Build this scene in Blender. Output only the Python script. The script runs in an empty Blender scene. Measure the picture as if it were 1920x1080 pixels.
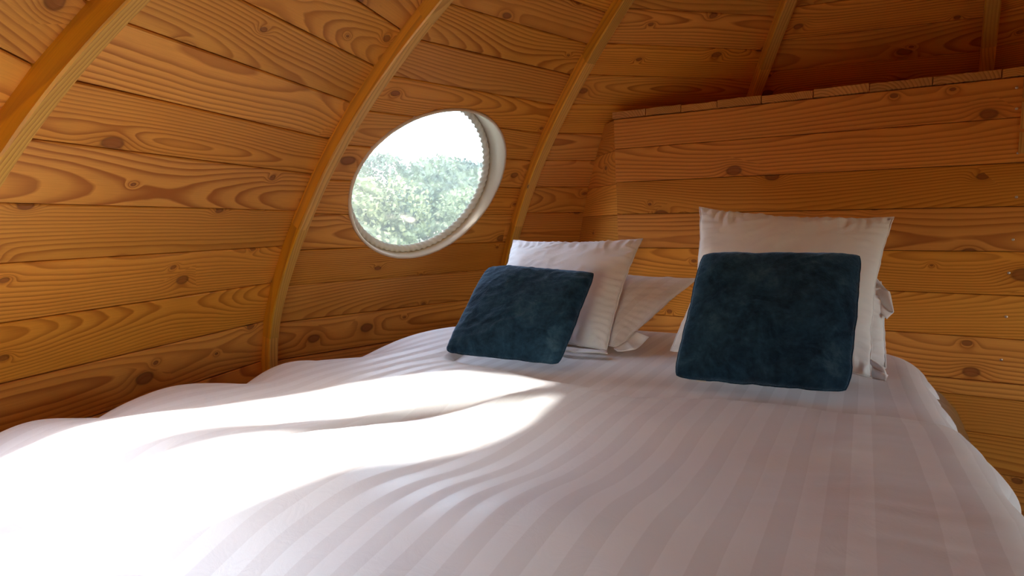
import bpy, bmesh, math, random
import numpy as np
from mathutils import Vector, Matrix, noise
random.seed(7)
R_ = math.radians
scene = bpy.context.scene
COL = scene.collection

# ------------------------------------------------------------------ camera
cam_d = bpy.data.cameras.new('camera'); cam = bpy.data.objects.new('camera', cam_d); COL.objects.link(cam)
cam_d.sensor_width = 36; cam_d.lens = 1107.3/1920*36; cam_d.clip_start = .02
CZ = .976
_p, _r, _yaw = .109, -.013, R_(-30.74)
_ex = Vector((math.cos(_yaw), -math.sin(_yaw), 0)); _ey = Vector((math.sin(_yaw), math.cos(_yaw), 0))
_fw = _ey*math.cos(_p)+Vector((0, 0, -math.sin(_p))); _up = _ey*math.sin(_p)+Vector((0, 0, math.cos(_p)))
_rt = _ex*math.cos(_r)+_up*math.sin(_r); _u2 = _up*math.cos(_r)-_ex*math.sin(_r)
M = Matrix((_rt, _u2, -_fw)).transposed().to_4x4(); M.translation = Vector((0, 0, CZ))
cam.matrix_world = M
scene.camera = cam

# ------------------------------------------------------------------ sky, sun, exposure
SUN_AZ, SUN_EL = R_(13.5), R_(31)           # heading of the light, clockwise from the bed's length
world = bpy.data.worlds.new('sky'); scene.world = world; world.use_nodes = True
wn = world.node_tree; wn.nodes.clear()
wo = wn.nodes.new('ShaderNodeOutputWorld'); wb = wn.nodes.new('ShaderNodeBackground'); ws = wn.nodes.new('ShaderNodeTexSky')
ws.sky_type = 'NISHITA'; ws.sun_disc = False; ws.sun_elevation = SUN_EL; ws.sun_rotation = SUN_AZ+math.pi
ws.air_density = 1.2; ws.dust_density = .8; ws.ozone_density = 1.0
wm = wn.nodes.new('ShaderNodeMix'); wm.data_type = 'RGBA'; wm.inputs[0].default_value = .7
wm.inputs[7].default_value = (.68, .62, .58, 1)
wn.links.new(ws.outputs[0], wm.inputs[6]); wn.links.new(wm.outputs[2], wb.inputs[0]); wn.links.new(wb.outputs[0], wo.inputs[0])
wb.inputs[1].default_value = 3.4
sun_d = bpy.data.lights.new('sun', 'SUN'); sun_d.energy = 6; sun_d.angle = R_(1.8); sun_d.color = (1, .96, .90)
sun = bpy.data.objects.new('sun', sun_d); COL.objects.link(sun)
_sd = Vector((math.sin(SUN_AZ)*math.cos(SUN_EL), math.cos(SUN_AZ)*math.cos(SUN_EL), -math.sin(SUN_EL)))
sun.rotation_euler = _sd.to_track_quat('-Z', 'Y').to_euler(); sun.location = (0, -8, 6)
scene.view_settings.view_transform = 'Standard'; scene.view_settings.look = 'None'
scene.view_settings.gamma = 1; scene.view_settings.use_curve_mapping = False
scene.view_settings.exposure = 1.14
scene.cycles.max_bounces = 14; scene.cycles.diffuse_bounces = 8; scene.cycles.transparent_max_bounces = 12
scene.cycles.sample_clamp_indirect = 12
scene.cycles.caustics_reflective = False; scene.cycles.caustics_refractive = False

# ------------------------------------------------------------------ helpers
def build(name, verts, faces, mat=None, parent=None, smooth=False, uvs=None):
    me = bpy.data.meshes.new(name); me.from_pydata([tuple(v) for v in verts], [], faces)
    if uvs is not None:
        l = me.uv_layers.new(name='UVMap')
        idx = np.empty(len(me.loops), dtype=np.int32); me.loops.foreach_get('vertex_index', idx)
        l.data.foreach_set('uv', np.asarray(uvs, dtype=np.float32)[idx].ravel())
    if mat: me.materials.append(mat)
    if smooth: me.polygons.foreach_set('use_smooth', [True]*len(me.polygons))
    me.update()
    o = bpy.data.objects.new(name, me); COL.objects.link(o)
    if parent: o.parent = parent
    return o
def fix_normals(o):
    bm = bmesh.new(); bm.from_mesh(o.data); bmesh.ops.recalc_face_normals(bm, faces=bm.faces[:]); bm.to_mesh(o.data); bm.free()
def empty(name, loc=(0, 0, 0)):
    o = bpy.data.objects.new(name, None); COL.objects.link(o); o.location = loc; o.empty_display_size = .1
    bpy.context.view_layer.update()
    return o
def tag(o, label=None, cat=None, group=None, kind=None):
    if label: o['label'] = label
    if cat: o['category'] = cat
    if group: o['group'] = group
    if kind: o['kind'] = kind
    return o
def local(o_parent, verts):
    return [Vector(v)-o_parent.location for v in verts]
def box_verts(x0, x1, y0, y1, z0, z1):
    return [(x0,y0,z0),(x1,y0,z0),(x1,y1,z0),(x0,y1,z0),(x0,y0,z1),(x1,y0,z1),(x1,y1,z1),(x0,y1,z1)]
BOXF = [(0,3,2,1),(4,5,6,7),(0,1,5,4),(1,2,6,5),(2,3,7,6),(3,0,4,7)]

# ------------------------------------------------------------------ materials
def mat_new(name):
    m = bpy.data.materials.new(name); m.use_nodes = True; nt = m.node_tree; nt.nodes.clear()
    out = nt.nodes.new('ShaderNodeOutputMaterial'); b = nt.nodes.new('ShaderNodeBsdfPrincipled')
    nt.links.new(b.outputs[0], out.inputs[0]); return m, nt, b, out
class N:
    def __init__(s, nt): s.nt = nt
    def new(s, t): return s.nt.nodes.new(t)
    def put(s, sock, v):
        if hasattr(v, 'links') or isinstance(v, bpy.types.NodeSocket): s.nt.links.new(v, sock)
        else: sock.default_value = v
    def m(s, op, a, b=None, c=None, clamp=False):
        n = s.new('ShaderNodeMath'); n.operation = op; n.use_clamp = clamp
        s.put(n.inputs[0], a)
        if b is not None: s.put(n.inputs[1], b)
        if c is not None: s.put(n.inputs[2], c)
        return n.outputs[0]
    def xyz(s, x=0., y=0., z=0.):
        n = s.new('ShaderNodeCombineXYZ'); s.put(n.inputs[0], x); s.put(n.inputs[1], y); s.put(n.inputs[2], z); return n.outputs[0]
    def noise(s, v, scale=1., detail=2., rough=.5, dist=0.):
        n = s.new('ShaderNodeTexNoise'); s.put(n.inputs['Vector'], v); n.inputs['Scale'].default_value = scale
        n.inputs['Detail'].default_value = detail; n.inputs['Roughness'].default_value = rough; n.inputs['Distortion'].default_value = dist
        return n.outputs['Fac']
    def ramp(s, f, stops):
        n = s.new('ShaderNodeValToRGB'); s.put(n.inputs[0], f); e = n.color_ramp.elements
        while len(e) < len(stops): e.new(.5)
        for el, (p, c) in zip(e, stops):
            el.position = p; el.color = (c if len(c) == 4 else (*c, 1)) if hasattr(c, '__len__') else (c, c, c, 1)
        return n.outputs[0]
    def mix(s, f, a, b, mode='MIX'):
        n = s.new('ShaderNodeMix'); n.data_type = 'RGBA'; n.blend_type = mode
        s.put(n.inputs[0], f); s.put(n.inputs[6], a); s.put(n.inputs[7], b); return n.outputs[2]
    def bump(s, h, strength, dist, nrm=None):
        n = s.new('ShaderNodeBump'); n.inputs['Strength'].default_value = strength; n.inputs['Distance'].default_value = dist
        s.put(n.inputs['Height'], h)
        if nrm is not None: s.put(n.inputs['Normal'], nrm)
        return n.outputs[0]

def wood(name, light, mid, dark, knotc, ring=92., knots=.5, rough=.42, coat=.0, warm=.35, contrast=1.):
    m, nt, b, out = mat_new(name); k = N(nt)
    uv = k.new('ShaderNodeUVMap'); sp = k.new('ShaderNodeSeparateXYZ'); k.put(sp.inputs[0], uv.outputs[0])
    u, v = sp.outputs[0], sp.outputs[1]
    rnd = k.new('ShaderNodeObjectInfo').outputs['Random']
    r2 = k.m('FRACT', k.m('MULTIPLY', rnd, 17.31)); r3 = k.m('FRACT', k.m('MULTIPLY', rnd, 71.7)); r4 = k.m('FRACT', k.m('MULTIPLY', rnd, 233.1))
    uo = k.m('ADD', u, k.m('MULTIPLY', rnd, 57.)); vo = k.m('ADD', v, k.m('MULTIPLY', r2, 9.))
    # knots: cells stretched along the plank
    kv = k.xyz(k.m('MULTIPLY', uo, 4.0), k.m('MULTIPLY', vo, 6.2), 0.)
    kd = k.noise(k.xyz(k.m('MULTIPLY', uo, 9.), k.m('MULTIPLY', vo, 14.), 0.), 1., 2.)
    vo_n = k.new('ShaderNodeTexVoronoi'); vo_n.voronoi_dimensions = '2D'; vo_n.feature = 'F1'; k.put(vo_n.inputs['Vector'], kv); vo_n.inputs['Scale'].default_value = 1.
    dist = k.m('ADD', vo_n.outputs['Distance'], k.m('MULTIPLY', k.m('SUBTRACT', kd, .5), .10))
    sc = k.new('ShaderNodeSeparateColor'); k.put(sc.inputs[0], vo_n.outputs['Color'])
    on = k.m('GREATER_THAN', sc.outputs[0], 1.-knots)
    size = k.m('ADD', .035, k.m('MULTIPLY', k.m('MULTIPLY', sc.outputs[1], sc.outputs[1]), .095))
    rel = k.m('DIVIDE', dist, size)
    halo = k.m('MULTIPLY', on, k.m('POWER', 2.718, k.m('MULTIPLY', k.m('MULTIPLY', rel, rel), -.28)))
    core = k.m('MULTIPLY', on, k.m('MULTIPLY', k.m('SUBTRACT', 1., rel, clamp=True), 3.2, clamp=True))
    re = k.m('DIVIDE', k.m('SUBTRACT', rel, .86), .17); rim = k.m('MULTIPLY', on, k.m('POWER', 2.718, k.m('MULTIPLY', k.m('MULTIPLY', re, re), -1.)))
    # growth rings: distance from a pith line lying askew behind the board
    slow = k.noise(k.xyz(k.m('MULTIPLY', uo, .75), r3, 0.), 1., 1.)
    slow2 = k.noise(k.xyz(k.m('MULTIPLY', uo, 1.6), k.m('MULTIPLY', vo, 3.), r2), 1., 2., .45)
    wob = k.noise(k.xyz(k.m('MULTIPLY', uo, 7.), k.m('MULTIPLY', vo, 22.), r2), 1., 2., .5)
    h = k.m('ADD', k.m('MULTIPLY', k.m('SUBTRACT', slow, .30), .24), k.m('MULTIPLY', r4, .03))
    dv = k.m('SUBTRACT', v, k.m('MULTIPLY', k.m('ADD', -.35, k.m('MULTIPLY', r3, 1.9)), .12))
    rr = k.m('SQRT', k.m('ADD', k.m('MULTIPLY', dv, dv), k.m('MULTIPLY', h, h)))
    rr = k.m('ADD', rr, k.m('MULTIPLY', slow2, .020)); rr = k.m('ADD', rr, k.m('MULTIPLY', wob, .005))
    rr = k.m('ADD', rr, k.m('MULTIPLY', halo, .026))
    fr = k.m('ADD', ring*.75, k.m('MULTIPLY', r2, ring*.6))
    rg = k.m('MULTIPLY', rr, fr)
    f = k.m('FRACT', rg)
    ringv = k.ramp(f, [(0., 0.), (.45, .18), (.80, .9), (.90, 1.), (1., 0.)])
    amp = k.noise(k.xyz(k.m('MULTIPLY', rg, .23), k.m('MULTIPLY', uo, .8), r4), 1., 1.)
    ringv = k.m('MULTIPLY', ringv, k.m('MULTIPLY', k.m('ADD', amp, .15), 1.25*contrast), clamp=True)
    fib = k.noise(k.xyz(k.m('MULTIPLY', uo, 7.), k.m('MULTIPLY', vo, 420.), 0.), 1., 3., .6)
    blot = k.noise(k.xyz(k.m('MULTIPLY', uo, 1.7), k.m('MULTIPLY', vo, 7.), r3), 1., 3., .55)
    c = k.mix(k.m('MULTIPLY_ADD', blot, 1.3, -.25, clamp=True), (*light, 1), (*mid, 1))
    c = k.mix(ringv, c, (*dark, 1))
    c = k.mix(k.m('MULTIPLY', k.m('SUBTRACT', fib, .42, clamp=True), .9, clamp=True), c, (*dark, 1))
    c = k.mix(k.m('MULTIPLY', halo, .42, clamp=True), c, (*dark, 1))
    c = k.mix(k.m('MULTIPLY', core, .8, clamp=True), c, (*knotc, 1)); c = k.mix(k.m('MULTIPLY', rim, .6, clamp=True), c, (knotc[0]*.5, knotc[1]*.45, knotc[2]*.4, 1))
    hs = k.new('ShaderNodeHueSaturation'); k.put(hs.inputs['Color'], c)
    k.put(hs.inputs['Hue'], k.m('ADD', .4965, k.m('MULTIPLY', r4, .003)))
    k.put(hs.inputs['Value'], k.m('ADD', .86, k.m('MULTIPLY', r3, .26))); k.put(hs.inputs['Saturation'], k.m('ADD', .97, k.m('MULTIPLY', r2, .04)))
    k.put(b.inputs['Base Color'], hs.outputs[0])
    k.put(b.inputs['Roughness'], k.m('ADD', rough, k.m('MULTIPLY', ringv, .12)))
    b.inputs['Specular IOR Level'].default_value = .35
    b.inputs['Coat Weight'].default_value = coat; b.inputs['Coat Roughness'].default_value = .3
    hgt = k.m('SUBTRACT', k.m('MULTIPLY', ringv, -.8), k.m('MULTIPLY', fib, .35)); hgt = k.m('SUBTRACT', hgt, k.m('MULTIPLY', core, 1.))
    k.put(b.inputs['Normal'], k.bump(hgt, .55, .0012))
    return m
M_plank = wood('larch_plank', (.88, .425, .068), (.78, .325, .040), (.46, .145, .014), (.30, .095, .018), knots=.5)
M_head = wood('larch_board', (.86, .410, .066), (.76, .310, .040), (.46, .145, .014), (.28, .085, .016), knots=.5)
M_rib = wood('rib_timber', (.93, .500, .030), (.86, .420, .022), (.45, .185, .028), (.20, .07, .02), ring=50, knots=.08, rough=.32, coat=.25, contrast=.55)
M_ribp = wood('rib_edge', (.84, .500, .110), (.76, .400, .070), (.52, .230, .035), (.20, .07, .02), ring=130, knots=.05, rough=.4, contrast=.8)
M_end = wood('sawn_end', (.78, .42, .12), (.66, .32, .07), (.34, .13, .025), (.08, .03, .01), ring=120, knots=.05, rough=.7, contrast=.7)
M_floor = wood('floor_board', (.42, .21, .08), (.34, .15, .05), (.18, .07, .02), (.06, .02, .01), knots=.3)

def plain(name, col, rough=.6, metal=0., **kw):
    m, nt, b, out = mat_new(name); k = N(nt)
    tc = k.new('ShaderNodeTexCoord')
    n = k.noise(tc.outputs['Object'], kw.get('scale', 6.), 3.)
    d = kw.get('var', .12)
    c = k.mix(n, (*[x*(1-d) for x in col], 1), (*[min(1, x*(1+d)) for x in col], 1))
    k.put(b.inputs['Base Color'], c); b.inputs['Roughness'].default_value = rough; b.inputs['Metallic'].default_value = metal
    if kw.get('bump'): k.put(b.inputs['Normal'], k.bump(k.noise(tc.outputs['Object'], kw.get('bscale', 60.), 3.), .5, kw['bump']))
    if kw.get('sheen'): b.inputs['Sheen Weight'].default_value = kw['sheen']; b.inputs['Sheen Roughness'].default_value = .4
    return m
M_sheath = plain('outer_sheathing', (.10, .045, .015), .9)
M_cream = plain('cream_paint', (.86, .74, .56), .38, var=.06, scale=9)
M_rope = plain('rope_fibre', (.82, .79, .66), .85, scale=60, var=.12, bump=.0006, bscale=400)
M_screw = plain('zinc_screw', (.75, .74, .70), .3, 1.0)
M_skirt = plain('brown_satin', (.16, .085, .022), .3, scale=3, bump=.012, bscale=9, sheen=.3)
M_mattress = plain('mattress_ticking', (.7, .68, .66), .8)
M_tag = plain('white_tag', (.8, .8, .78), .6, var=.02)
M_leaf = plain('leaf_olive', (.075, .10, .04), .6, scale=2, var=.4)
M_leafy = plain('leaf_yellow_green', (.125, .145, .055), .6, scale=2, var=.35)
M_leafd = plain('leaf_dark', (.03, .052, .032), .6, scale=2, var=.4)
M_bark = plain('bark', (.16, .12, .09), .9, bump=.01, bscale=20)
M_ground = plain('grass_ground', (.10, .11, .05), .95, scale=.6, var=.4)
M_doorframe = plain('door_frame_paint', (.55, .33, .12), .5)

def cotton(name, col, stripe=None, wr=.0):
    """white cotton; stripe=(colour of the matt stripe) gives a satin stripe woven along V"""
    m, nt, b, out = mat_new(name); k = N(nt)
    tc = k.new('ShaderNodeTexCoord'); uv = k.new('ShaderNodeUVMap')
    sp = k.new('ShaderNodeSeparateXYZ'); k.put(sp.inputs[0], uv.outputs[0])
    weave = k.noise(tc.outputs['Object'], 500., 2.)
    big = k.noise(tc.outputs['Object'], 3.5, 3., .55, .4)
    crease = k.noise(tc.outputs['Object'], 16., 4., .6, 1.2)
    crease = k.m('ABSOLUTE', k.m('SUBTRACT', crease, .5))
    if stripe:
        x = k.m('MODULO', k.m('ADD', sp.outputs[0], 10.), .0625)
        s = k.m('MULTIPLY', k.m('SMOOTH_MAX', 0., k.m('SUBTRACT', .0156, k.m('ABSOLUTE', k.m('SUBTRACT', x, .031))), .0004), 1200., clamp=True)
        c = k.mix(s, (*col, 1), (*stripe, 1)); k.put(b.inputs['Base Color'], c)
        k.put(b.inputs['Roughness'], k.m('MULTIPLY_ADD', s, .22, .48))
    else:
        b.inputs['Base Color'].default_value = (*col, 1); b.inputs['Roughness'].default_value = .8
    b.inputs['Sheen Weight'].default_value = .25; b.inputs['Sheen Roughness'].default_value = .5
    b.inputs['Specular IOR Level'].default_value = .3
    h = k.m('ADD', k.m('MULTIPLY', weave, .02), k.m('ADD', k.m('MULTIPLY', big, .9), k.m('MULTIPLY', crease, .35)))
    k.put(b.inputs['Normal'], k.bump(h, .6, .006+wr))
    return m
M_duvet = cotton('striped_cotton', (.82, .835, .85), (.755, .755, .765))
M_sheet = cotton('sheet_cotton', (.79, .79, .81), (.72, .71, .725))
M_case = cotton('pillow_cotton', (.86, .865, .875), wr=.004)
M_case2 = cotton('pillow_cotton_striped', (.85, .82, .82), (.80, .76, .75), wr=.004)

def plush():
    m, nt, b, out = mat_new('blue_plush'); k = N(nt)
    tc = k.new('ShaderNodeTexCoord'); o = tc.outputs['Object']
    pat = k.noise(o, 11., 4., .6, 1.0); fine = k.noise(o, 330., 3., .7); mid = k.noise(o, 60., 3., .6, .5)
    f = k.m('ADD', k.m('MULTIPLY', pat, .8), k.m('MULTIPLY', mid, .35))
    c = k.ramp(f, [(.40, (.003, .010, .026)), (.62, (.020, .058, .105)), (.78, (.05, .115, .175))])
    c = k.mix(k.m('MULTIPLY', fine, .5), c, (.01, .03, .05, 1))
    k.put(b.inputs['Base Color'], c); b.inputs['Roughness'].default_value = .95
    b.inputs['Sheen Weight'].default_value = .9; b.inputs['Sheen Roughness'].default_value = .38; b.inputs['Sheen Tint'].default_value = (.30, .50, .80, 1)
    b.inputs['Specular IOR Level'].default_value = .1
    h = k.m('ADD', k.m('MULTIPLY', fine, .25), k.m('ADD', k.m('MULTIPLY', mid, .35), k.m('MULTIPLY', pat, 1.)))
    k.put(b.inputs['Normal'], k.bump(h, .8, .006))
    return m
M_plush = plush()

def glass(name, milk, blur=0):
    m = bpy.data.materials.new(name); m.use_nodes = True; nt = m.node_tree; nt.nodes.clear(); k = N(nt)
    out = k.new('ShaderNodeOutputMaterial'); tr = k.new('ShaderNodeBsdfTransparent'); tr.inputs[0].default_value = (.97, .98, .97, 1)
    gs = k.new('ShaderNodeBsdfGlossy'); gs.inputs['Roughness'].default_value = .03
    fr = k.new('ShaderNodeFresnel'); fr.inputs[0].default_value = 1.3
    mx = k.new('ShaderNodeMixShader'); k.put(mx.inputs[0], fr.outputs[0]); k.put(mx.inputs[1], tr.outputs[0]); k.put(mx.inputs[2], gs.outputs[0])
    last = mx.outputs[0]
    if blur:
        rf = k.new('ShaderNodeBsdfRefraction'); rf.inputs['Color'].default_value = (.97, .98, .96, 1); rf.inputs['Roughness'].default_value = blur; rf.inputs['IOR'].default_value = 1.12
        m3 = k.new('ShaderNodeMixShader'); m3.inputs[0].default_value = .5; k.put(m3.inputs[1], last); k.put(m3.inputs[2], rf.outputs[0]); last = m3.outputs[0]
    if milk:
        df = k.new('ShaderNodeBsdfTranslucent'); df.inputs[0].default_value = (.93, .95, .95, 1)
        tc = k.new('ShaderNodeTexCoord')
        n = k.noise(tc.outputs['Object'], 9., 4., .65); f = k.m('MULTIPLY', k.m('ADD', n, .5), milk)
        m2 = k.new('ShaderNodeMixShader'); k.put(m2.inputs[0], f); k.put(m2.inputs[1], last); k.put(m2.inputs[2], df.outputs[0]); last = m2.outputs[0]
    k.put(out.inputs[0], last)
    return m
M_dome = glass('milky_acrylic', .05, blur=.13)
M_pane = glass('clear_glass', 0)

# ------------------------------------------------------------------ shell of the pod: an egg of timber panels between meridian ribs
AX, AY = .194, 1.418
_ZK = np.array([.304, .64, .976, 1.312, 1.648, 1.984, 2.32, 2.656]); _RK = np.array([2.234, 2.197, 2.016, 1.746, 1.334, .766, .03, -.871])
def _spline(zk, y):
    n = len(zk); h = np.diff(zk); A = np.zeros((n, n)); b = np.zeros(n); A[0, 0] = A[-1, -1] = 1; A[0, 1] = -1; A[-1, -2] = -1
    for i in range(1, n-1):
        A[i, i-1] = h[i-1]; A[i, i] = 2*(h[i-1]+h[i]); A[i, i+1] = h[i]; b[i] = 6*((y[i+1]-y[i])/h[i]-(y[i]-y[i-1])/h[i-1])
    m = np.linalg.solve(A, b)
    def g(z):
        if z < zk[0]: return float(y[0]-.02*(zk[0]-z))
        i = int(min(max(np.searchsorted(zk, z)-1, 0), n-2)); t = z-zk[i]; u = zk[i+1]-z; hh = h[i]
        return float((m[i]*u**3+m[i+1]*t**3)/(6*hh)+(y[i]/hh-m[i]*hh/6)*u+(y[i+1]/hh-m[i+1]*hh/6)*t)
    return g
RZ = _spline(_ZK, _RK)
ZTOP = 2.27
PH0, DL = -120.07, 31.555
AZ = {k: PH0+k*DL for k in range(-1, 7)}              # rib k at AZ[k]; panel k runs from rib k to rib k+1
for j in range(1, 4): AZ[6+j] = AZ[6]+j*(360-7*DL)/4
AZ[10] = AZ[-1]+360
def dr(z): return (RZ(z+.005)-RZ(z-.005))/.01
def shell_pt(az, z, r=None):
    a = R_(az); r = RZ(z) if r is None else r
    return Vector((AX+r*math.sin(a), AY+r*math.cos(a), z))
def panel_frame(k):
    a0, a1 = AZ[k], AZ[k+1]; am = R_((a0+a1)/2); half = R_((a1-a0)/2)
    return Vector((math.sin(am), math.cos(am), 0)), Vector((math.cos(am), -math.sin(am), 0)), half
def wall_pt(k, t, z, off=0.):
    n, tt, half = panel_frame(k); return Vector((AX, AY, z))+n*(RZ(z)*math.cos(half)+off)+tt*t

def arc_step(z, s):
    n = 12; ds = s/n
    for _ in range(n): z += ds/math.sqrt(1+dr(min(z, 2.25))**2)
    return z
def ladder(known, step=.157):
    zs = list(known) if known else [0.0]
    while zs[0] > .02: zs.insert(0, max(0., zs[0]-step) if zs[0]-step > .05 else 0.)
    while zs[-1] < ZTOP:
        z = arc_step(zs[-1], step)
        if z >= ZTOP-.01: zs.append(ZTOP); break
        zs.append(z)
    return zs
LAD = {0: [.444, .605, .759, .901, 1.031, 1.158, 1.271, 1.381, 1.48, 1.57], 1: [.435, .592, .744, .884, 1.018, 1.141, 1.257, 1.364, 1.465, 1.559, 1.645, 1.723],
       2: [1.025, 1.145, 1.26, 1.365, 1.469, 1.562, 1.649], 3: [1.584, 1.672, 1.752]}

def plank_mesh(name, c, n, th, mat, parent, gap=.0028, ch=.003, jit=0., voff=None):
    """c: four inner corners (l0, r0, r1, l1) bottom/top; n: outward; chamfered long edges"""
    l0, r0, r1, l1 = [Vector(p) for p in c]
    upl, upr = (l1-l0), (r1-r0); wl, wr = upl.length, upr.length
    if wl > 1e-6: upl = upl/wl
    if wr > 1e-6: upr = upr/wr
    V, UV, F = [], [], []
    L = (r0-l0).length
    e = (r0-l0).normalized()
    vb = random.uniform(0, .02)
    for (a, up, w, u) in ((l0, upl, wl, 0), (r0, upr, wr, 1)):
        u0 = ((a-l0).dot(e)); uu = u0
        for (s, dep) in ((gap/2, th), (gap/2, ch), (gap/2+ch, 0), (w-gap/2-ch, 0), (w-gap/2, ch), (w-gap/2, th)):
            V.append(a+up*s+n*(dep-jit)); UV.append((uu, s+vb))
    for i in range(5): F.append((i, i+6, i+7, i+1))
    F += [(0, 5, 11, 6), (5, 4, 3, 2, 1, 0), (6, 7, 8, 9, 10, 11)]
    F = [tuple(f) for f in F]
    o = build(name, local(parent, V) if parent else V, F, mat, parent, uvs=UV)
    fix_normals(o); return o

WALLNAME = {-1: 'wall_entrance', 0: 'wall_left', 1: 'wall_window', 2: 'wall_corner', 3: 'wall_back', 4: 'wall_back_right', 5: 'wall_right', 6: 'wall_right_front', 7: 'wall_front_right', 8: 'wall_front', 9: 'wall_front_left'}
WALLLAB = {-1: 'larch plank wall panel with the arched glazed entrance, behind the bed foot', 0: 'curved larch plank wall to the left of the bed, between the first two ribs',
           1: 'larch plank wall panel around the round porthole window', 2: 'larch plank wall panel between the porthole panel and the boarded box',
           3: 'dark plank wall panel seen above the boarded box, nearest its left half', 4: 'darkest plank wall panel above the far right end of the box'}
walls = {}; planks = {}
for k in range(-1, 10):
    n, tt, half = panel_frame(k)
    # outer sheathing, 25 mm thick, behind the planks
    zs = [i*.1 for i in range(23)]+[ZTOP]
    V, F = [], []
    for off in (.024, .055):
        for z in zs:
            w = RZ(z)*math.sin(half)+off*math.tan(half)
            V += [wall_pt(k, -w, z, off), wall_pt(k, w, z, off)]
    m = len(zs)*2
    for i in range(len(zs)-1):
        a = i*2
        F += [(a, a+1, a+3, a+2), (m+a, m+a+2, m+a+3, m+a+1), (a, a+2, m+a+2, m+a), (a+1, m+a+1, m+a+3, a+3)]
    F += [(0, m, m+1, 1), (m-2, m-1, 2*m-1, 2*m-2)]
    o = build(WALLNAME[k], V, F, M_sheath); fix_normals(o); tag(o, WALLLAB.get(k, 'larch plank wall panel of the pod beside and behind the viewer'), kind='structure'); walls[k] = o
    planks[k] = []
    Z = ladder(LAD.get(k))
    for z0, z1 in zip(Z[:-1], Z[1:]):
        w0, w1 = RZ(z0)*math.sin(half)-.002, RZ(z1)*math.sin(half)-.002
        if w1 < .02: w1 = .02
        c = (wall_pt(k, -w0, z0), wall_pt(k, w0, z0), wall_pt(k, w1, z1), wall_pt(k, -w1, z1))
        sl = (c[3]-c[0]).normalized(); nn = (c[1]-c[0]).normalized().cross(wall_pt(k, 0, z1)-wall_pt(k, 0, z0)).normalized()
        if nn.dot(n) < 0: nn = -nn
        planks[k].append(plank_mesh('plank', c, nn, .021, M_plank, o, jit=random.uniform(0, .0022)))

# ribs: bent timbers with a side face and a paler inner edge, spliced from lengths
def rib(k, idx, splits, label):
    az = R_(AZ[k]); rad = Vector((math.sin(az), math.cos(az), 0)); tg = Vector((math.cos(az), -math.sin(az), 0))
    root = None
    W, D, c = .044, .052, .004
    sec = [(0, -.004), (0, D-c), (c, D), (W-c, D), (W, D-c), (W, -.004)]
    for (za, zb) in zip(splits[:-1], splits[1:]):
        nst = max(2, int((zb-za)/.03)); V, UV, F, mi = [], [], [], []
        s = 0; prev = None
        for i in range(nst+1):
            z = za+(zb-za)*i/nst; d = dr(min(z, 2.25)); nr = Vector(rad); nv = (rad-Vector((0, 0, d))).normalized()
            base = shell_pt(AZ[k], z)
            if prev is not None: s += (base-prev).length
            prev = base
            for j, (a, b) in enumerate(sec):
                V.append(base+tg*(a-.006)-nv*b); UV.append((s+za, (0, .05, .055, .09, .1, .15)[j]))
        for i in range(nst):
            for j in range(6):
                a, b = i*6+j, i*6+(j+1) % 6
                F.append((a, b, b+6, a+6)); mi.append(1 if j in (2,) else 0)
        F += [tuple(range(5, -1, -1)), tuple(range(nst*6, nst*6+6))]; mi += [0, 0]
        if root is None:
            root = empty('trim_%d' % idx, shell_pt(AZ[k], 0)); tag(root, label, kind='structure')
        o = build('rib_length', local(root, V), F, M_rib, root, uvs=UV); o.data.materials.append(M_ribp)
        for p, q in zip(o.data.polygons, mi): p.material_index = q
        fix_normals(o)
ribl = {0: 'curved timber rib cutting across the upper left corner', 1: 'tall curved orange rib between the left wall and the porthole', 2: 'curved rib just beyond the porthole, ending behind the left pillow',
        3: 'rib rising from behind the boarded box, lit on its left side', 4: 'dark rib nearly upright above the right end of the box'}
for i, k in enumerate(range(-1, 10)):
    rib(k, i+1, [0, .55, .99, 1.62, 2.2], ribl.get(k, 'curved timber rib of the pod beside or behind the viewer'))
# apex disc
V = [Vector((AX, AY, 2.16))]; nseg = 32
for r, z in ((.17, 2.16), (.17, 2.30)): V += [Vector((AX+r*math.cos(2*math.pi*i/nseg), AY+r*math.sin(2*math.pi*i/nseg), z)) for i in range(nseg)]
V.append(Vector((AX, AY, 2.30)))
F = []
for i in range(nseg):
    j = (i+1) % nseg; F += [(0, 1+j, 1+i), (1+i, 1+j, 1+nseg+j, 1+nseg+i), (1+nseg+i, 1+nseg+j, 2*nseg+1)]
ap = build('ceiling', V, F, M_rib, uvs=[(v.x, v.y) for v in V]); tag(ap, 'round timber cap joining the ribs at the top of the pod', kind='structure')

# ------------------------------------------------------------------ floor
fl = build('floor', box_verts(AX-2.35, AX+2.35, AY-2.35, AY+2.35, -.06, -.02), BOXF, M_sheath); tag(fl, 'wooden floor of the pod under the bed', kind='structure')
for i in range(26):
    x0 = AX-2.18+i*.168; x1 = x0+.165; xm = max(abs(x0-AX), abs(x1-AX)); 
    if xm > 2.1: continue
    hy = math.sqrt(2.12**2-xm**2)
    plank_mesh('floor_board', [(x0, AY-hy, 0), (x0, AY+hy, 0), (x1, AY+hy, 0), (x1, AY-hy, 0)], Vector((0, 0, -1)), .02, M_floor, fl)

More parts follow.
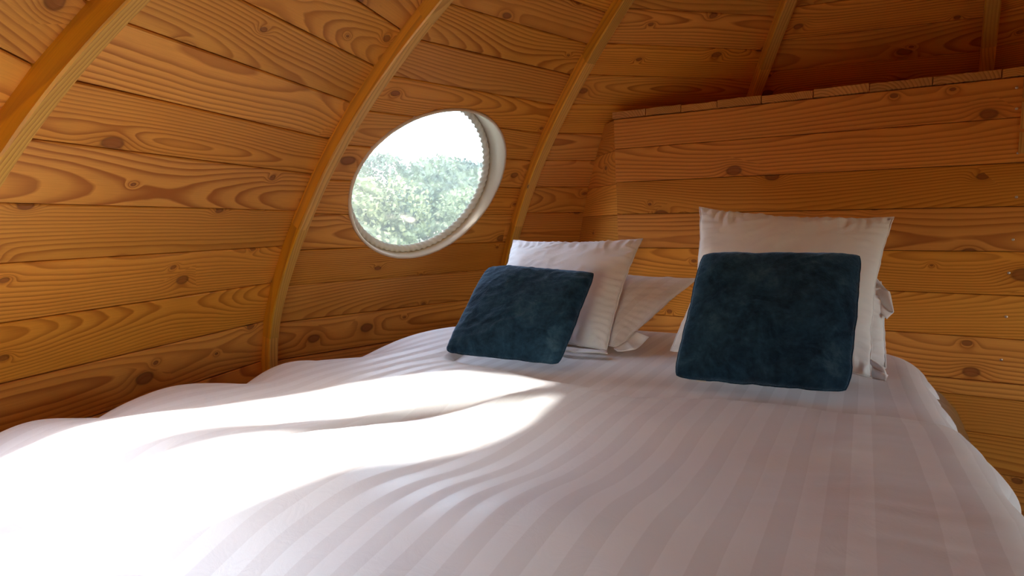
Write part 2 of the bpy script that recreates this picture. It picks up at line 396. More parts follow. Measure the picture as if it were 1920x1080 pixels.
# ------------------------------------------------------------------ openings
def cut(objs, cutter):
    dg = None
    for o in objs:
        md = o.modifiers.new('cut', 'BOOLEAN'); md.operation = 'DIFFERENCE'; md.solver = 'EXACT'; md.object = cutter
    bpy.context.view_layer.update(); dg = bpy.context.evaluated_depsgraph_get()
    for o in objs:
        me = bpy.data.meshes.new_from_object(o.evaluated_get(dg)); o.modifiers.clear(); old = o.data; o.data = me; bpy.data.meshes.remove(old)
    bpy.data.objects.remove(cutter)
def portal(name, loc, nrm, sx, sy):
    d = bpy.data.lights.new(name, 'AREA'); d.shape = 'RECTANGLE'; d.size = sx; d.size_y = sy; d.cycles.is_portal = True
    o = bpy.data.objects.new(name, d); COL.objects.link(o); o.location = loc; o.rotation_euler = Vector(nrm).to_track_quat('-Z', 'Y').to_euler()

def porthole(k, idx, c, rad, tilt, label, depth=.10, milk=True):
    n, tt, half = panel_frame(k)
    ax = (n*math.cos(tilt)+Vector((0, 0, 1))*math.sin(tilt)).normalized(); e1 = tt; e2 = e1.cross(ax).normalized()
    if e2.z < 0: e2 = -e2
    c = Vector(c); NS = 72
    # cutter
    V = []; NC = 64
    for s in (-.4, .4): V += [c+ax*s+(e1*math.cos(2*math.pi*i/NC)+e2*math.sin(2*math.pi*i/NC))*rad for i in range(NC)]
    F = [tuple(range(NC-1, -1, -1)), tuple(range(NC, 2*NC))]+[(i, (i+1) % NC, NC+(i+1) % NC, NC+i) for i in range(NC)]
    cutter = build('cutter', V, F); fix_normals(cutter)
    hit = [p for p in planks[k] if min((v.co-c).dot(e2) for v in p.data.vertices) < rad+.05 and max((v.co-c).dot(e2) for v in p.data.vertices) > -rad-.05]
    cut(hit+[walls[k]], cutter)
    root = empty('window_%d' % idx, c); tag(root, label, kind='structure')
    def s_wall(th, r):
        d = e1*math.cos(th)+e2*math.sin(th); s = -.4
        while s < .4:
            P = c+d*r+ax*s
            if (Vector((P.x-AX, P.y-AY, 0)).dot(n)) >= RZ(P.z)*math.cos(half): return s
            s += .002
        return 0
    # lining: tube whose inner lip follows the planks
    V, F = [], []; r1, r0 = rad-.001, rad-.012; sback = max(s_wall(0, rad), s_wall(math.pi, rad))+depth
    prof = None
    for i in range(NS):
        th = 2*math.pi*i/NS; d = e1*math.cos(th)+e2*math.sin(th); s = s_wall(th, rad)
        for (r, ss) in ((r1, s+.03), (r1, s-.006), (r0+.003, s-.010), (r0, s-.006), (r0, sback), (r1+.05, sback), (r1+.05, sback-.012), (r1, sback-.012)): V.append(c+d*r+ax*ss)
    for i in range(NS):
        for j in range(8):
            a = i*8+j; b = i*8+(j+1) % 8; a2 = ((i+1) % NS)*8+j; b2 = ((i+1) % NS)*8+(j+1) % 8
            F.append((a, a2, b2, b))
    o = build('lining', local(root, V), F, M_cream, root, smooth=True); fix_normals(o); tag(o, 'cream painted lining ring')
    # rope laid against the glass
    V, F = [], []; NR, NM = 640, 12; rr = .0155; Rr = r0-.012; tw = 76
    sr = sback-.016
    for i in range(NR):
        th = 2*math.pi*i/NR; d = e1*math.cos(th)+e2*math.sin(th)
        for j in range(NM):
            p = 2*math.pi*j/NM; q = rr*(1+.20*math.cos(3*p-tw*th))
            V.append(c+d*(Rr+q*math.cos(p))+ax*(sr+q*math.sin(p)))
    for i in range(NR):
        for j in range(NM):
            F.append((i*NM+j, ((i+1) % NR)*NM+j, ((i+1) % NR)*NM+(j+1) % NM, i*NM+(j+1) % NM))
    o = build('rope', local(root, V), F, M_rope, root, smooth=True); fix_normals(o); tag(o, 'pale twisted rope round the glass')
    # domed pane
    V, F = [], []; NRg = 10
    V.append(c+ax*(sback+.10))
    for a in range(1, NRg+1):
        f = a/NRg; r = (rad+.02)*f; s = sback+.008+.09*(1-f*f)
        V += [c+ax*s+(e1*math.cos(2*math.pi*i/NS)+e2*math.sin(2*math.pi*i/NS))*r for i in range(NS)]
    for i in range(NS): F.append((0, 1+i, 1+(i+1) % NS))
    for a in range(NRg-1):
        for i in range(NS):
            b = 1+a*NS; F.append((b+i, b+NS+i, b+NS+(i+1) % NS, b+(i+1) % NS))
    o = build('pane', local(root, V), F, M_dome if milk else M_pane, root, smooth=True); fix_normals(o)
    portal('daylight_porthole', c+ax*(sback+.14), -ax, rad*2.1, rad*2.1)
    return c, ax
porthole(1, 1, (-1.515, 1.955, 1.112), .362, R_(27), 'round porthole window with cream lining and rope edge, trees outside')

def door(k, idx, hw, z0, zc, label, tc=-.055, tm=-.02, kind_='door'):
    """arched glazed double door following the curved wall; opening half width hw, springing height zc"""
    n, tt, half = panel_frame(k)
    path = [(-hw, z0), (-hw, zc)]+[(-hw*math.cos(math.pi*i/24), zc+hw*1.05*math.sin(math.pi*i/24)) for i in range(1, 24)]+[(hw, zc), (hw, z0)]
    m = len(path)
    V = [Vector((AX, AY, z))+n*(RZ(.4)*.6)+tt*(t+tc) for t, z in path]+[Vector((AX, AY, z))+n*(RZ(.4)*1.3)+tt*(t+tc) for t, z in path]
    F = [tuple(range(m)), tuple(range(2*m-1, m-1, -1))]+[(i, m+i, m+(i+1) % m, (i+1) % m) for i in range(m)]
    cutter = build('cutter', V, F); fix_normals(cutter)
    cut(planks[k]+[walls[k]], cutter)
    root = empty('%s_%d' % (kind_, idx), wall_pt(k, 0, 0)); tag(root, label, kind='structure')
    def strip(name, pts, wdt, o0, o1, mat):
        """pts (t,z) with inward normals; rectangular bar following the wall"""
        V, F = [], []
        for (t, z), (nx, nz) in pts:
            for (a, b) in ((0, o0), (wdt, o0), (wdt, o1), (0, o1)): V.append(wall_pt(k, t+tc+nx*a, z+nz*a, b))
        q = len(pts)
        for i in range(q-1):
            for j in range(4): F.append((i*4+j, i*4+(j+1) % 4, i*4+4+(j+1) % 4, i*4+4+j))
        F += [(3, 2, 1, 0), (q*4-4, q*4-3, q*4-2, q*4-1)]
        o = build(name, local(root, V), F, mat, root); fix_normals(o)
    dense = []
    zz = z0
    while zz < zc: dense.append(((-hw, zz), (1, 0))); zz += .08
    dense += [((-hw*math.cos(math.pi*i/24), zc+hw*1.05*math.sin(math.pi*i/24)), (math.cos(math.pi*i/24), -math.sin(math.pi*i/24))) for i in range(25)]
    zz = zc-.08
    while zz > z0: dense.append(((hw, zz), (-1, 0))); zz -= .08
    dense.append(((hw, z0), (-1, 0)))
    strip('door_frame', dense, .03, -.01, .07, M_doorframe)
    ztop = zc+hw*1.05-.02
    mull = []; zz = z0
    while zz < ztop: mull.append(((tm-.027, zz), (1, 0))); zz += .07
    mull.append(((tm-.027, ztop), (1, 0)))
    strip('mullion', mull, .054, .0, .05, M_doorframe)
    strip('threshold', [((-hw, z0), (0, 1)), ((hw, z0), (0, 1))], .05, -.01, .07, M_doorframe)
    for sgn in (-1, 1):
        V, F = [], []; zz = z0+.04; q = 0
        while True:
            w = hw if zz <= zc else hw*math.sqrt(max(0, 1-((zz-zc)/(hw*1.05))**2))
            if w < .06 or zz > ztop: break
            V += [wall_pt(k, tc+tm+sgn*.02, zz, .028), wall_pt(k, tc+sgn*(w-.01), zz, .028)]; q += 1; zz += .045
        F = [(2*i, 2*i+1, 2*i+3, 2*i+2) for i in range(q-1)]
        build('pane', local(root, V), F, M_pane, root)
    cpt = wall_pt(k, 0, (z0+zc+hw)/2, .16)
    portal('daylight_door', cpt, -n, 2*hw+.1, zc+hw-z0+.5)
door(-1, 3, .335, .66, .99, 'low arched window beside the foot of the bed, letting the sun in', kind_='window')
door(9, 1, .26, .10, .85, 'arched glazed opening added behind the foot of the bed for ambient light', tc=.04, tm=0)  # unseen opening behind the viewer, added to bring in more ambient light
# unseen panel added outside to keep the sun out of this opening
_n, _t, _h = panel_frame(9); _q = []
for o_, z_, w_ in ((.06, 1.72, .75), (1.0, 1.30, .85)):
    for sg in (-1, 1):
        for dz in (0, .03): _q.append(Vector((AX, AY, z_+dz))+_n*(RZ(.9)*.97+o_)+_t*(sg*w_))
pr = build('sun_blocker', _q, [(0, 2, 6, 4), (1, 5, 7, 3), (0, 4, 5, 1), (2, 3, 7, 6), (0, 1, 3, 2), (4, 6, 7, 5)], M_sheath); fix_normals(pr); tag(pr, 'unseen sloping timber panel outside, added to block the sun at the glazed opening', kind='structure')
door(6, 2, .40, .30, .92, 'arched window on the far right side, behind the viewer', tc=0, tm=0, kind_='window')

# ------------------------------------------------------------------ boarded box (bathroom cabin) behind the bed: front, slanted return, lid, screws
HY = 2.40
XL, XR = -.897, .60
box = build('wall_head', box_verts(XL+.01, XR+.02, HY+.021, HY+.045, .0, 1.40), BOXF, M_sheath)
tag(box, 'boarded larch box front behind the head of the bed, warm light on its left', kind='structure')
HZ = [0., .14, .27, .392, .444, .588, .728, .867, 1.008, 1.142, 1.280, 1.402]
def lean(z): return -.012*(z-.9)/.5*2
for z0, z1 in zip(HZ[:-1], HZ[1:]):
    j = random.uniform(0, .0015) if z0 != .392 else .006
    plank_mesh('board', [(XL+lean(z0), HY, z0), (XR, HY, z0), (XR, HY, z1), (XL+lean(z1), HY, z1)], Vector((0, 1, 0)), .02, M_head, box, jit=j, gap=.002, ch=.0018)
# return to the shell wall
d = Vector((-.68, .73, 0)).normalized(); nn = Vector((d.y, -d.x, 0))
for z0, z1 in zip([0., .18, .34, .48, .60, .735, .875, 1.005, 1.137, 1.276], [.18, .34, .48, .60, .735, .875, 1.005, 1.137, 1.276, 1.402]):
    A = Vector((XL+.004+lean(z0), HY+.004, 0)); B = Vector((XL+.004+lean(z1), HY+.004, 0))
    def reach(P, z):
        n2, t2, half = panel_frame(2); s = .01
        while s < 1.0:
            Q = P+d*s
            if Vector((Q.x-AX, Q.y-AY, 0)).dot(n2) > RZ(z)*math.cos(half)+.004: break
            s += .004
        return s
    s0, s1 = reach(A, z0), reach(B, z1)
    c = [A+d*s0+Vector((0, 0, z0)), A+Vector((0, 0, z0)), B+Vector((0, 0, z1)), B+d*s1+Vector((0, 0, z1))]
    nrm = Vector((.73, .68, 0)).normalized()
    plank_mesh('return_board', c, nrm, .018, M_head, box, gap=.0015, ch=.0015)
# right-hand return and pale corner post
for za, zb in ((1.338, 1.398), (1.245, 1.325), (1.17, 1.235)):
    V = box_verts(.399, .43, HY-.006, HY+.002, za, zb); o = build('batten_block', V, BOXF, M_ribp, box, uvs=[(v[2], v[0]) for v in V]); tag(o, 'pale batten block')
for z0, z1 in zip(HZ[:-1], HZ[1:]):
    plank_mesh('side_board', [(XR, HY+.05, z0), (XR, 3.05, z0), (XR, 3.05, z1), (XR, HY+.05, z1)], Vector((-1, 0, 0)), .02, M_head, box)
# lid boards with rough sawn ends towards the bed
xs = [-.925, -.782, -.640, -.502, -.345, -.175, -.005, .170, .345, .47, .62]
for x0, x1 in zip(xs[:-1], xs[1:]):
    yf = HY-.006-random.uniform(0, .006); zt = random.uniform(0, .0035)
    xm = max(abs(x0-AX), abs(x1-AX)); yb = AY+math.sqrt(max(.1, 1.60**2-xm**2))*.985
    V, F, UV = [], [], []; nx = 8
    th = .024
    for i in range(nx+1):
        x = x0+.0015+(x1-x0-.003)*i/nx; w = random.uniform(-.0022, .0022); w2 = random.uniform(-.0012, .0012)
        for (y, z) in ((yf+w, 1.404+w2), (yf+w*.5, 1.404+th+zt+w2), (yb, 1.404+th+zt), (yb, 1.404)):
            V.append((x, y, z)); UV.append((y*.2, math.hypot(x-(x0+.02), z-1.36)*1.0+x0))
    for i in range(nx):
        for j in range(4): F.append((i*4+j, i*4+(j+1) % 4, i*4+4+(j+1) % 4, i*4+4+j))
    F += [(3, 2, 1, 0), (nx*4, nx*4+1, nx*4+2, nx*4+3)]
    o = build('lid_board', V, F, M_end, box, uvs=UV); fix_normals(o)
# screws near the corner
def screw(x, z):
    V, F = [], []; q = 10
    V.append((x, HY-.0028, z))
    for r, y in ((.0022, -.0026), (.0042, -.0012), (.0045, .001)): V += [(x+r*math.cos(2*math.pi*i/q), HY+y, z+r*math.sin(2*math.pi*i/q)) for i in range(q)]
    for i in range(q): F.append((0, 1+(i+1) % q, 1+i))
    for a in range(2):
        for i in range(q): b = 1+a*q; F.append((b+i, b+(i+1) % q, b+q+(i+1) % q, b+q+i))
    o = build('screw', V, F, M_screw, box, smooth=True); fix_normals(o)
for x, z in ((.384, 1.37), (.388, 1.307), (.399, 1.172), (.404, 1.037), (.418, .905), (.400, .80), (.402, .66), (.398, .52)): screw(min(x, .404), z)

# ------------------------------------------------------------------ bed
def sstep(a, b, x):
    t = min(1, max(0, (x-a)/(b-a))); return t*t*(3-2*t)
BX0, BX1, BY0, BY1 = -1.50, .195, .22, 2.385
bed = empty('bed', (-.67, 1.28, 0)); tag(bed, 'wide double bed made up in striped white cotton, filling the pod', 'bed')
o = build('bed_base', local(bed, box_verts(BX0+.10, BX1-.03, BY0+.16, BY1-.02, .0, .30)), BOXF, M_floor, bed, uvs=[(v[0], v[1]+v[2]) for v in box_verts(BX0, BX1, BY0, BY1, .0, .3)])

def wrapped(name, x0, x1, y0, y1, ztop, r, hang, fz, nx, ny, mat, parent, thick=0, edge=None, foot_hang=True, head_hang=True):
    """cloth over a slab: flat top, rounded edges, hanging sides. fz(x,y)->dz ; edge(side,y)-> dx"""
    def prof(s, a0, a1, hang0=True, hang1=True):
        q = math.pi/2*r; L = a1-a0-2*r
        if s < 0:
            s = -s
            if s < q: t = s/r; return a0+r-r*math.sin(t), r*(1-math.cos(t)), 0
            return a0, r+(s-q), 1
        if s > L:
            s -= L
            if s < q: t = s/r; return a1-r+r*math.sin(t), r*(1-math.cos(t)), 0
            return a1, r+(s-q), 2
        return a0+r+s, 0, 0
    q = math.pi/2*r
    Lx, Ly = x1-x0-2*r, y1-y0-2*r
    sx = np.linspace(-q-hang, Lx+q+hang, nx); sy = np.linspace(-q-(hang if foot_hang else 0), Ly+q+(hang if head_hang else 0), ny)
    V, UV = [], []
    for b in sy:
        Y, dy, _ = prof(b, y0, y1)
        for a in sx:
            X, dx, side = prof(a, x0, x1)
            drop = max(dx, dy) if min(dx, dy) > r else math.hypot(dx, dy) if (dx < r and dy < r) else max(dx, dy)
            Z = ztop-drop+fz(X, Y)*max(0, 1-drop/(r*2.2))
            if edge:
                ex = edge(X, Y, drop, a < 0, a > Lx); X += ex
            V.append(Vector((X, Y, Z))); UV.append((a, b))
    F = [(j*nx+i, j*nx+i+1, (j+1)*nx+i+1, (j+1)*nx+i) for j in range(ny-1) for i in range(nx-1)]
    o = build(name, local(parent, V), F, mat, parent, smooth=True, uvs=UV)
    if thick:
        md = o.modifiers.new('thick', 'SOLIDIFY'); md.thickness = thick; md.offset = -1
    return o
nz = lambda x, y, s, o=0: noise.noise(Vector((x*s+o, y*s+o*1.7, o*.3)))
def sheet_z(x, y):
    return .004*nz(x, y, 4, 3)+.0035*nz(x*.5+y*1.6, y*.3-x, 7, 9)*sstep(-.1, .1, x)-.0
def right_edge(X, Y, drop, lf, rt):
    e = 0
    if rt or X > .05:
        t = sstep(.0, .10, drop)
        e += t*(.012*math.sin(Y*19+1.3*math.sin(Y*6))+.010*math.sin(Y*41+2*math.sin(3*Y)))+.03*sstep(.1, .35, drop)
        e += (.045*(1-sstep(.9, 2.1, Y)))*sstep(.0, .05, max(0, X-.0))
    if lf:
        e -= .02*sstep(.0, .2, drop)*(1+.6*math.sin(Y*17))
    return e
def corner_pull(X, Y, drop, lf, rt):
    e = right_edge(X, Y, drop, lf, rt)
    if X > -.35: e -= .13*sstep(2.14, 2.385, Y)**1.5*sstep(-.3, .15, X)
    return e
mat_ = wrapped('mattress', BX0+.02, BX1-.02, BY0+.02, BY1-.01, .515, .07, .12, lambda x, y: 0, 30, 30, M_mattress, bed, edge=lambda X, Y, d_, l, r_: (-.13*sstep(2.14, 2.385, Y)**1.5*sstep(-.3, .15, X)) if X > -.35 else 0)
sheet = wrapped('fitted_sheet', BX0, BX1, BY0, BY1, .535, .085, .14, sheet_z, 120, 120, M_sheet, bed, thick=.002, edge=corner_pull)
tag(sheet, 'smooth striped sheet over the mattress near the pillows')

# duvet: puffy, its own object lying on the bed
def duvet_z(x, y):
    z = .012*nz(x, y, 1.7, 1)+.006*nz(x, y, 3.6, 5)+.003*nz(x, y, 9, 7)
    # mound on the left half, dropping into a trough then rising gently
    z += .024*(1-sstep(-.92, -.66, x+.10*(y-.9)))*sstep(.1, .55, y)*(1-.5*sstep(1.1, 1.5, y))
    z += .014*math.exp(-((x+.98)/.22)**2-((y-.56)/.20)**2)
    lw = (1-.75*sstep(-.35, .0, x))*(.25+.75*sstep(-1.40, -1.05, x))
    z += lw*(.030*math.exp(-((y-.62-.10*(x+.6))/.16)**2)-.007*math.exp(-((y-.98-.1*(x+.6))/.15)**2)+.003*math.exp(-((y-1.28)/.12)**2))
    z -= .060*(1-sstep(.22, .50, y+.05*(x+.6)))
    z -= .014*math.exp(-((x+.60-.10*(y-.6))/.14)**2)
    z += .010*math.exp(-((x+.30)/.22)**2)*math.sin(y*2.2)
    # narrow drag folds running up the bed in the sunlit part
    w = math.exp(-((x+.80-.22*(y-.95))/.085)**2)*sstep(.50, .85, y)*(1-sstep(1.15, 1.35, y))
    xx = x-.22*(y-.9)+.012*math.sin(y*9); z += w*(.0125*math.sin(xx*70)+.005*math.sin((xx+.06*y)*140+1))
    # wrinkles to the right
    w = sstep(-.25, .05, x)
    z += w*(.007*nz(x*.8+y*.5, y*2.6-x*1.2, 4.5, 11)+.003*nz(x+y*.6, y*4-x*2, 7, 13))
    # puffed edge with scallops along the left side
    e = sstep(-1.22, -1.45, x)
    e = 1-sstep(-1.47, -1.27, x)
    ph = (y-.62)/.325; z += e*(.032*abs(math.sin(math.pi*ph+.25*math.sin(5*y)))-.032)
    # thin near its top hem
    return z-.012*sstep(1.40, 1.5, y)*sstep(-1.2, -1.0, x)
def duvet_edge(X, Y, drop, lf, rt):
    e = right_edge(X, Y, drop, lf, rt)
    if X < -1.15: e += (1-sstep(-1.5, -1.15, X))*(-.05*sstep(1.2, .5, Y) - .035*abs(math.sin(math.pi*(Y-.62)/.325)) + .05)
    return e
dv = wrapped('duvet', BX0-.012, BX1+.012, BY0-.015, 1.56, .556, .09, .20, duvet_z, 300, 260, M_duvet, None or bed, thick=.0, edge=duvet_edge, head_hang=False)
dv.name = 'duvet'
# bring the hem down on the sheet, slanting; on the far left the duvet runs on up to the pillows
me = dv.data
for v in me.vertices:
    x, y, z = v.co+bed.location
    if y > 1.2:
        f = (y-1.2)/(1.56-1.2)
        ext = .0+.055*sstep(-.7, .1, x)-.055+.62*(1-sstep(-1.26, -1.10, x))
        y2 = y+f*ext
        if z > .45: z = z if f < .8 else z+.0
        v.co.y = y2-bed.location.y
me.update()
dv.parent = None; dv.location = bed.location
tag(dv, 'white duvet with woven satin stripes spread over the bed, sunlit on its left', 'duvet')

# brown satin valance bulging out at the right of the mattress
V, F, UV = [], [], []; ny_, nz_ = 90, 14
for i in range(ny_):
    y = .35+(2.33-.35)*i/(ny_-1)
    for j in range(nz_):
        t = j/(nz_-1); z = .475-.42*t
        x = .225+.040*math.sin(min(1, t*3.2)*math.pi/2)*sstep(.8, 1.7, y)+.008*math.sin(y*23+2*math.sin(y*5))*t+.005*math.sin(y*61)*t-.13*sstep(2.12, 2.33, y)**1.5
        x -= .05*(1-sstep(0, .12, t))
        V.append((x, y, z)); UV.append((y, z))
F = [(i*nz_+j, (i+1)*nz_+j, (i+1)*nz_+j+1, i*nz_+j+1) for i in range(ny_-1) for j in range(nz_-1)]
o = build('valance', local(bed, V), F, M_skirt, bed, smooth=True, uvs=UV); tag(o, 'shiny brown valance'); md = o.modifiers.new('t', 'SOLIDIFY'); md.thickness = .004

# ------------------------------------------------------------------ pillows and cushions
def pillow(name, BL, BR, TR, TL, thick, mat, label, group, seed, pinch=.07, n=72, ear=.04, wr=.006, power=.55, sag=.0, front=.55, crush=0., gam=1., rnd_=.0, wav=.004):
    BL, BR, TR, TL = map(Vector, (BL, BR, TR, TL)); c = (BL+BR+TR+TL)/4; base = (BL+BR)/2
    root = empty(name, base)
    ex = (BR-BL+TR-TL).normalized(); eyv = (TL-BL+TR-BR).normalized(); nrm = ex.cross(eyv).normalized()   # towards the foot of the bed
    if nrm.y > 0: nrm = -nrm
    W = ((BR-BL).length+(TR-TL).length)/2; H = ((TL-BL).length+(TR-BR).length)/2
    def pt(u, v, side):
        # edges drawn in between the corners
        uu = u*(1-pinch*(1-v*v)**1.0*abs(u)**2); vv = v*(1-pinch*(1-u*u)*abs(v)**2)
        cr = 1-rnd_*(abs(u)*abs(v))**7; uu *= cr; vv *= cr
        wvy = wav*(noise.noise(Vector((u*W*9+seed, v*H*9, seed)))+.5*noise.noise(Vector((u*W*24+seed, v*H*24, seed))))
        uu += wvy*abs(u)**6*2/W*(1 if u > 0 else -1); vv += wvy*abs(v)**6*2/H*(1 if v > 0 else -1)
        a, b = (uu+1)/2, (vv+1)/2
        P = BL*(1-a)*(1-b)+BR*a*(1-b)+TR*a*b+TL*(1-a)*b
        fu, fv = max(0, 1-u*u), max(0, 1-v*v)
        h = thick*(fu*fv)**power
        h *= 1-crush*sstep(.0, -1., v)*.5
        # gathers running in from the edges
        ed = max(abs(u), abs(v)); g = sstep(.55, .93, ed)*(1-sstep(.97, 1., ed))
        an = (v*H if abs(u) > abs(v) else u*W)
        g *= 1.; g2 = sstep(.35, .8, ed)*(1-sstep(.93, 1., ed))
        gath = math.sin(an*105+5*noise.noise(Vector((u*3, v*3, seed))))*(.35+abs(noise.noise(Vector((an*9, seed, side)))))
        wv = wr*gam*(.55*g*gath+.5*g2*math.sin(an*48+6*noise.noise(Vector((u*2, v*2, seed+5))))*abs(noise.noise(Vector((an*5, seed+3, side)))))
        q = Vector((u*W*3+seed, v*H*3, side*3+seed*.7))
        low = noise.noise(q)*wr*1.6+noise.noise(q*2.3)*wr*.7
        rid = 1-abs(noise.noise(Vector((u*2.2+v*1.2+seed, (v-u*.6)*5., side*5+seed))))*2
        rid = max(0, rid-.5)*wr*1.2*(.5+noise.noise(Vector((u*1.5+seed, v*1.5, 2.))))
        k = min(1, (fu*fv)**.5*3)
        off = h*(front if side > 0 else 1-front)*2*.5*side+side*(low+rid)*k+side*wv
        # ears: corners keep a little cloth
        P = P+nrm*off+Vector((0, 0, -1))*sag*fu*(b)
        return P
    V, F, UV = [], [], []
    for side in (1, -1):
        for j in range(n+1):
            for i in range(n+1):
                u = math.sin((2*i/n-1)*math.pi/2)*.35+(2*i/n-1)*.65; v = math.sin((2*j/n-1)*math.pi/2)*.35+(2*j/n-1)*.65
                V.append(pt(u, v, side)); UV.append((u*W/2, v*H/2))
    m = (n+1)**2
    for j in range(n):
        for i in range(n):
            a = j*(n+1)+i
            F.append((a, a+1, a+n+2, a+n+1)); F.append((m+a, m+a+n+1, m+a+n+2, m+a+1))
    me_o = build('cover', local(root, V), F, mat, root, smooth=True, uvs=UV)
    bm = bmesh.new(); bm.from_mesh(me_o.data); bmesh.ops.remove_doubles(bm, verts=bm.verts[:], dist=.0006); bmesh.ops.recalc_face_normals(bm, faces=bm.faces[:]); bm.to_mesh(me_o.data); bm.free()
    # seam welt round the edge
    ring = []
    q = 40
    for e in range(4):
        for i in range(q):
            t = 2*i/q-1
            u, v = ((t, -1), (1, t), (-t, 1), (-1, -t))[e]; ring.append((u, v))
    V, F = [], []; wrd = .0022
    pts = [pt(u, v, 1)*.5+pt(u, v, -1)*.5 for u, v in ring]; L = len(pts)
    for i, p in enumerate(pts):
        t = (pts[(i+1) % L]-pts[i-1]).normalized(); s = t.cross(nrm).normalized()
        for a in range(6): V.append(p+(s*math.cos(a*math.pi/3)+nrm*math.sin(a*math.pi/3))*wrd)
    F = [(i*6+a, ((i+1) % L)*6+a, ((i+1) % L)*6+(a+1) % 6, i*6+(a+1) % 6) for i in range(L) for a in range(6)]
    o = build('seam', local(root, V), F, mat, root, smooth=True, uvs=[(0, 0)]*len(V)); fix_normals(o)
    tag(root, label, 'cushion' if mat is M_plush else 'pillow', group)
    return root, pt, nrm
SZ = .545
PILLOWS = {}
def flap(root, pts, w, mat, label, seed=1):
    """loose hem of a pillow case: a short curling cloth strip along pts, width vectors w"""
    V, F, UV = [], [], []; q = len(pts)
    P = [Vector(p) for p in pts]; Wd = [Vector(x) for x in w]
    n = 14; mrows = 5
    for i in range(n+1):
        t = i/n*(q-1); a = min(int(t), q-2); f = t-a; f2 = f*f*(3-2*f)
        p = P[a].lerp(P[a+1], f2); ww = Wd[a].lerp(Wd[a+1], f2)
        for j in range(mrows+1):
            s = j/mrows
            V.append(p+ww*s+Vector((0, -1, .4))*.010*math.sin(s*2.6)*math.sin(i*.9+seed)); UV.append((s*.05, i*.02))
    F = [(i*(mrows+1)+j, i*(mrows+1)+j+1, (i+1)*(mrows+1)+j+1, (i+1)*(mrows+1)+j) for i in range(n) for j in range(mrows)]
    o = build('hem_flap', local(root, V), F, mat, root, smooth=True, uvs=UV); o.modifiers.new('t', 'SOLIDIFY').thickness = .0022
    tag(o, label)

# rear pillows first, leaning on the boarded front
rl, ptl, _ = pillow('pillow', (-1.12, 1.90, .562), (-.69, 1.86, .556), (-.525, 2.235, .762), (-1.05, 2.27, .775), .085, M_case2,
    'pinkish white pillow leaning low behind the left-hand upright white pillow', 'white pillows', 3, pinch=.05, wr=.007, gam=.55)
flap(rl, [(-.66, 1.94, .60), (-.672, 1.885, .575), (-.70, 1.835, .556)], [(.055, -.02, -.012), (.040, -.03, -.02), (.022, -.02, -.004)], M_case, 'loose white hem flap')
rr_, ptr, _ = pillow('pillow', (-.515, 1.85, .565), (.070, 1.915, .562), (.052, 2.10, .785), (-.47, 2.10, .80), .085, M_case,
    'white pillow mostly hidden behind the right-hand upright pillow and dark blue cushion', 'white pillows', 5, pinch=.0, wr=.010, gam=.6)
flap(rr_, [(.020, 2.11, .795), (.040, 2.08, .765), (.052, 2.04, .725), (.050, 2.01, .70)], [(.018, -.01, .004), (.034, -.02, -.006), (.034, -.02, -.018), (.018, -.01, -.014)], M_case, 'loose white hem flap', 2)
# upright square pillows
ul, _, _ = pillow('pillow', (-1.22, 1.80, .56), (-.715, 1.81, .552), (-.712, 2.16, .912), (-1.262, 2.14, .905), .115, M_case,
    'square white pillow standing behind the blue cushion nearest the porthole', 'white pillows', 11, pinch=.065, wr=.008, gam=1.15)
flap(ul, [(-.90, 1.77, .563), (-.80, 1.775, .56), (-.715, 1.80, .556)], [(.0, -.03, -.006), (.0, -.045, -.004), (.02, -.035, .0)], M_case, 'loose white hem flap', 4)
ur, _, _ = pillow('pillow', (-.46, 1.72, .562), (.035, 1.80, .558), (.078, 2.165, .980), (-.488, 2.09, 1.022), .115, M_case,
    'largest square white pillow standing tall behind the darker right-hand blue cushion', 'white pillows', 17, pinch=.085, wr=.008, gam=1.15)
flap(ur, [(.030, 1.80, .605), (.036, 1.79, .585), (.036, 1.785, .558)], [(.030, -.012, -.016), (.034, -.016, -.012), (.030, -.014, .0)], M_case, 'loose white hem flap', 6)
# plush cushions
bl, _, _ = pillow('cushion', (-1.127, 1.462, .572), (-.735, 1.500, .568), (-.728, 1.750, .818), (-1.128, 1.730, .830), .085, M_plush,
    'blue plush cushion on the left, tilted back against a white pillow near the porthole', 'blue plush cushions', 23, pinch=.02, wr=.006, gam=.35, power=.40, rnd_=.055, wav=.003)
br, ptb, nb = pillow('cushion', (-.410, 1.500, .572), (-.012, 1.566, .568), (.0, 1.785, .885), (-.395, 1.720, .885), .080, M_plush,
    'darker navy plush cushion with a tiny white tag, on the right half of the bed', 'blue plush cushions', 29, pinch=.01, wr=.0045, gam=.3, power=.36, rnd_=.045, wav=.003)
p = ptb(-.70, -1, 1); e = Vector((.986, .165, 0))
V = [p+e*a+Vector((.1, -1, 0)).normalized()*b+Vector((0, 0, -.003+z)) for z in (0, .0012) for a, b in ((0, 0), (.021, 0), (.021, .013), (0, .013))]
o = build('care_tag', local(br, V), [(0, 1, 2, 3), (7, 6, 5, 4), (0, 4, 5, 1), (1, 5, 6, 2), (2, 6, 7, 3), (3, 7, 4, 0)], M_tag, br); tag(o, 'tiny white tag')

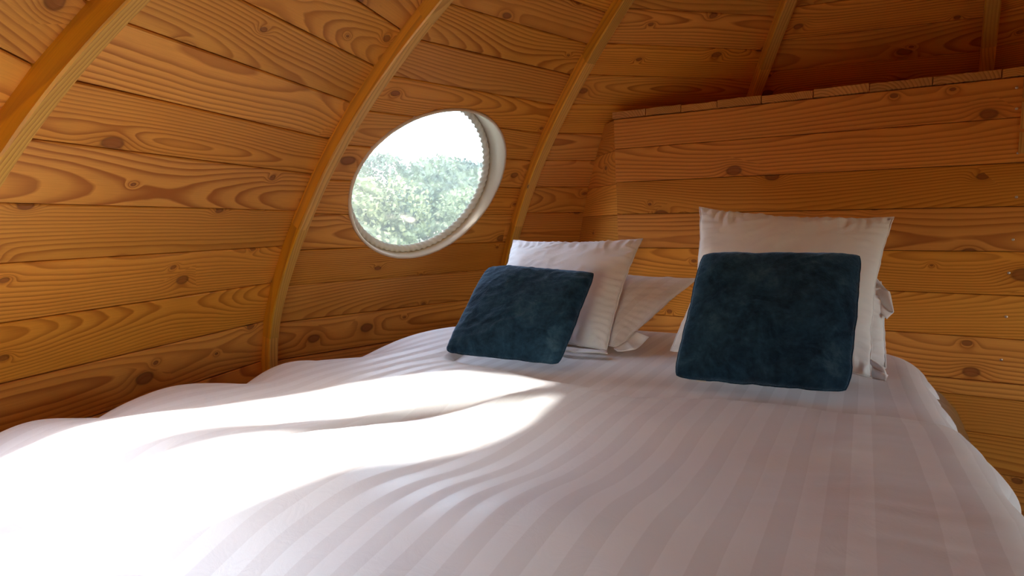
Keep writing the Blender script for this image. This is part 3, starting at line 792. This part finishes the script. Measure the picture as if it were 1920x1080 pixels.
# ------------------------------------------------------------------ outside, seen through the porthole
gr = build('ground', box_verts(-60, 60, -60, 60, -.9, -.6), BOXF, M_ground); tag(gr, 'grassy ground outside the pod', kind='structure')
def tree(name, x, y, h, rad, mat, label, cat, group, n=2600, trunk=True, base=0.):
    root = empty(name, (x, y, -.6)); tag(root, label, cat, group); rnd = random.Random(int(x*100+y*7))
    V, F = [], []
    blobs = [(rnd.gauss(0, .42)*rad, rnd.gauss(0, .42)*rad, base+(h-base)*(.12+.76*rnd.random()**.8), rad*(.28+.30*rnd.random())) for _ in range(20)]
    for i in range(n):
        bx, by, bz, br_ = blobs[i % 20]
        d = Vector((rnd.gauss(0, 1), rnd.gauss(0, 1), rnd.gauss(0, 1))).normalized()*br_*(.75+.3*rnd.random())
        c = Vector((bx, by, bz))+Vector((d.x, d.y, d.z*.85)); c.z = max(c.z, .05)
        a = Vector((rnd.gauss(0, 1), rnd.gauss(0, 1), rnd.gauss(0, 1))).normalized(); b = a.orthogonal().normalized(); s = rad*(.024+.024*rnd.random())
        m = len(V); V += [c-a*s, c+b*s*.5+Vector((0, 0, s*.15)), c+a*s, c-b*s*.5]; F.append((m, m+1, m+2, m+3))
    o = build('foliage', V, F, mat, root); o['kind'] = 'stuff'
    if trunk:
        V, F = [], []; q = 10
        for j in range(7):
            z = h*.75*j/6; r = rad*.09*(1-.7*j/6)+.02
            V += [(r*math.cos(2*math.pi*i/q)+.1*math.sin(j), r*math.sin(2*math.pi*i/q), z) for i in range(q)]
        for j in range(6):
            for i in range(q): F.append((j*q+i, j*q+(i+1) % q, (j+1)*q+(i+1) % q, (j+1)*q+i))
        build('trunk', V, F, M_bark, root, smooth=True)
tree('tree', -14.0, 19.0, 4.25, 2.6, M_leafd, 'rounded dark green tree highest in the porthole view', 'tree', None, 22000)
tree('tree', -20.0, 17.5, 3.6, 2.5, M_leaf, 'paler tree at the left of the porthole view', 'tree', None, 20000)
tree('bush', -11.2, 11.0, 2.3, 2.0, M_leafy, 'yellow green bush in the middle of the porthole view', 'bush', None, 18000, False)
tree('bush', -16.6, 12.0, 2.2, 1.9, M_leafy, 'yellow green bush at the lower left of the porthole view', 'bush', None, 17000, False)
tree('bush', -9.0, 14.4, 2.3, 1.8, M_leaf, 'olive bush at the lower right of the porthole view', 'bush', None, 17000, False)

# leafy screen, unseen, added to block low sky light at the arched window
hd = empty('sky_screen', (-3.5, -2.3, -.6)); tag(hd, 'tall dark leafy screen added outside the low arched window to block low sky', 'sky_screen')
_r = random.Random(5); V, F = [], []
for i in range(24000):
    a, b_, z = _r.uniform(-5, 5), _r.uniform(-.4, .4), _r.uniform(0, 3.45)
    c = Vector((a*.72-b_*.7, -a*.70-b_*.72, z)); q = Vector((_r.gauss(0, 1), _r.gauss(0, 1), _r.gauss(0, 1))).normalized(); w = q.orthogonal().normalized()
    m = len(V); V += [c-q*.09, c+w*.05, c+q*.09, c-w*.05]; F.append((m, m+1, m+2, m+3))
o = build('foliage', V, F, M_leafd, hd); o['kind'] = 'stuff'
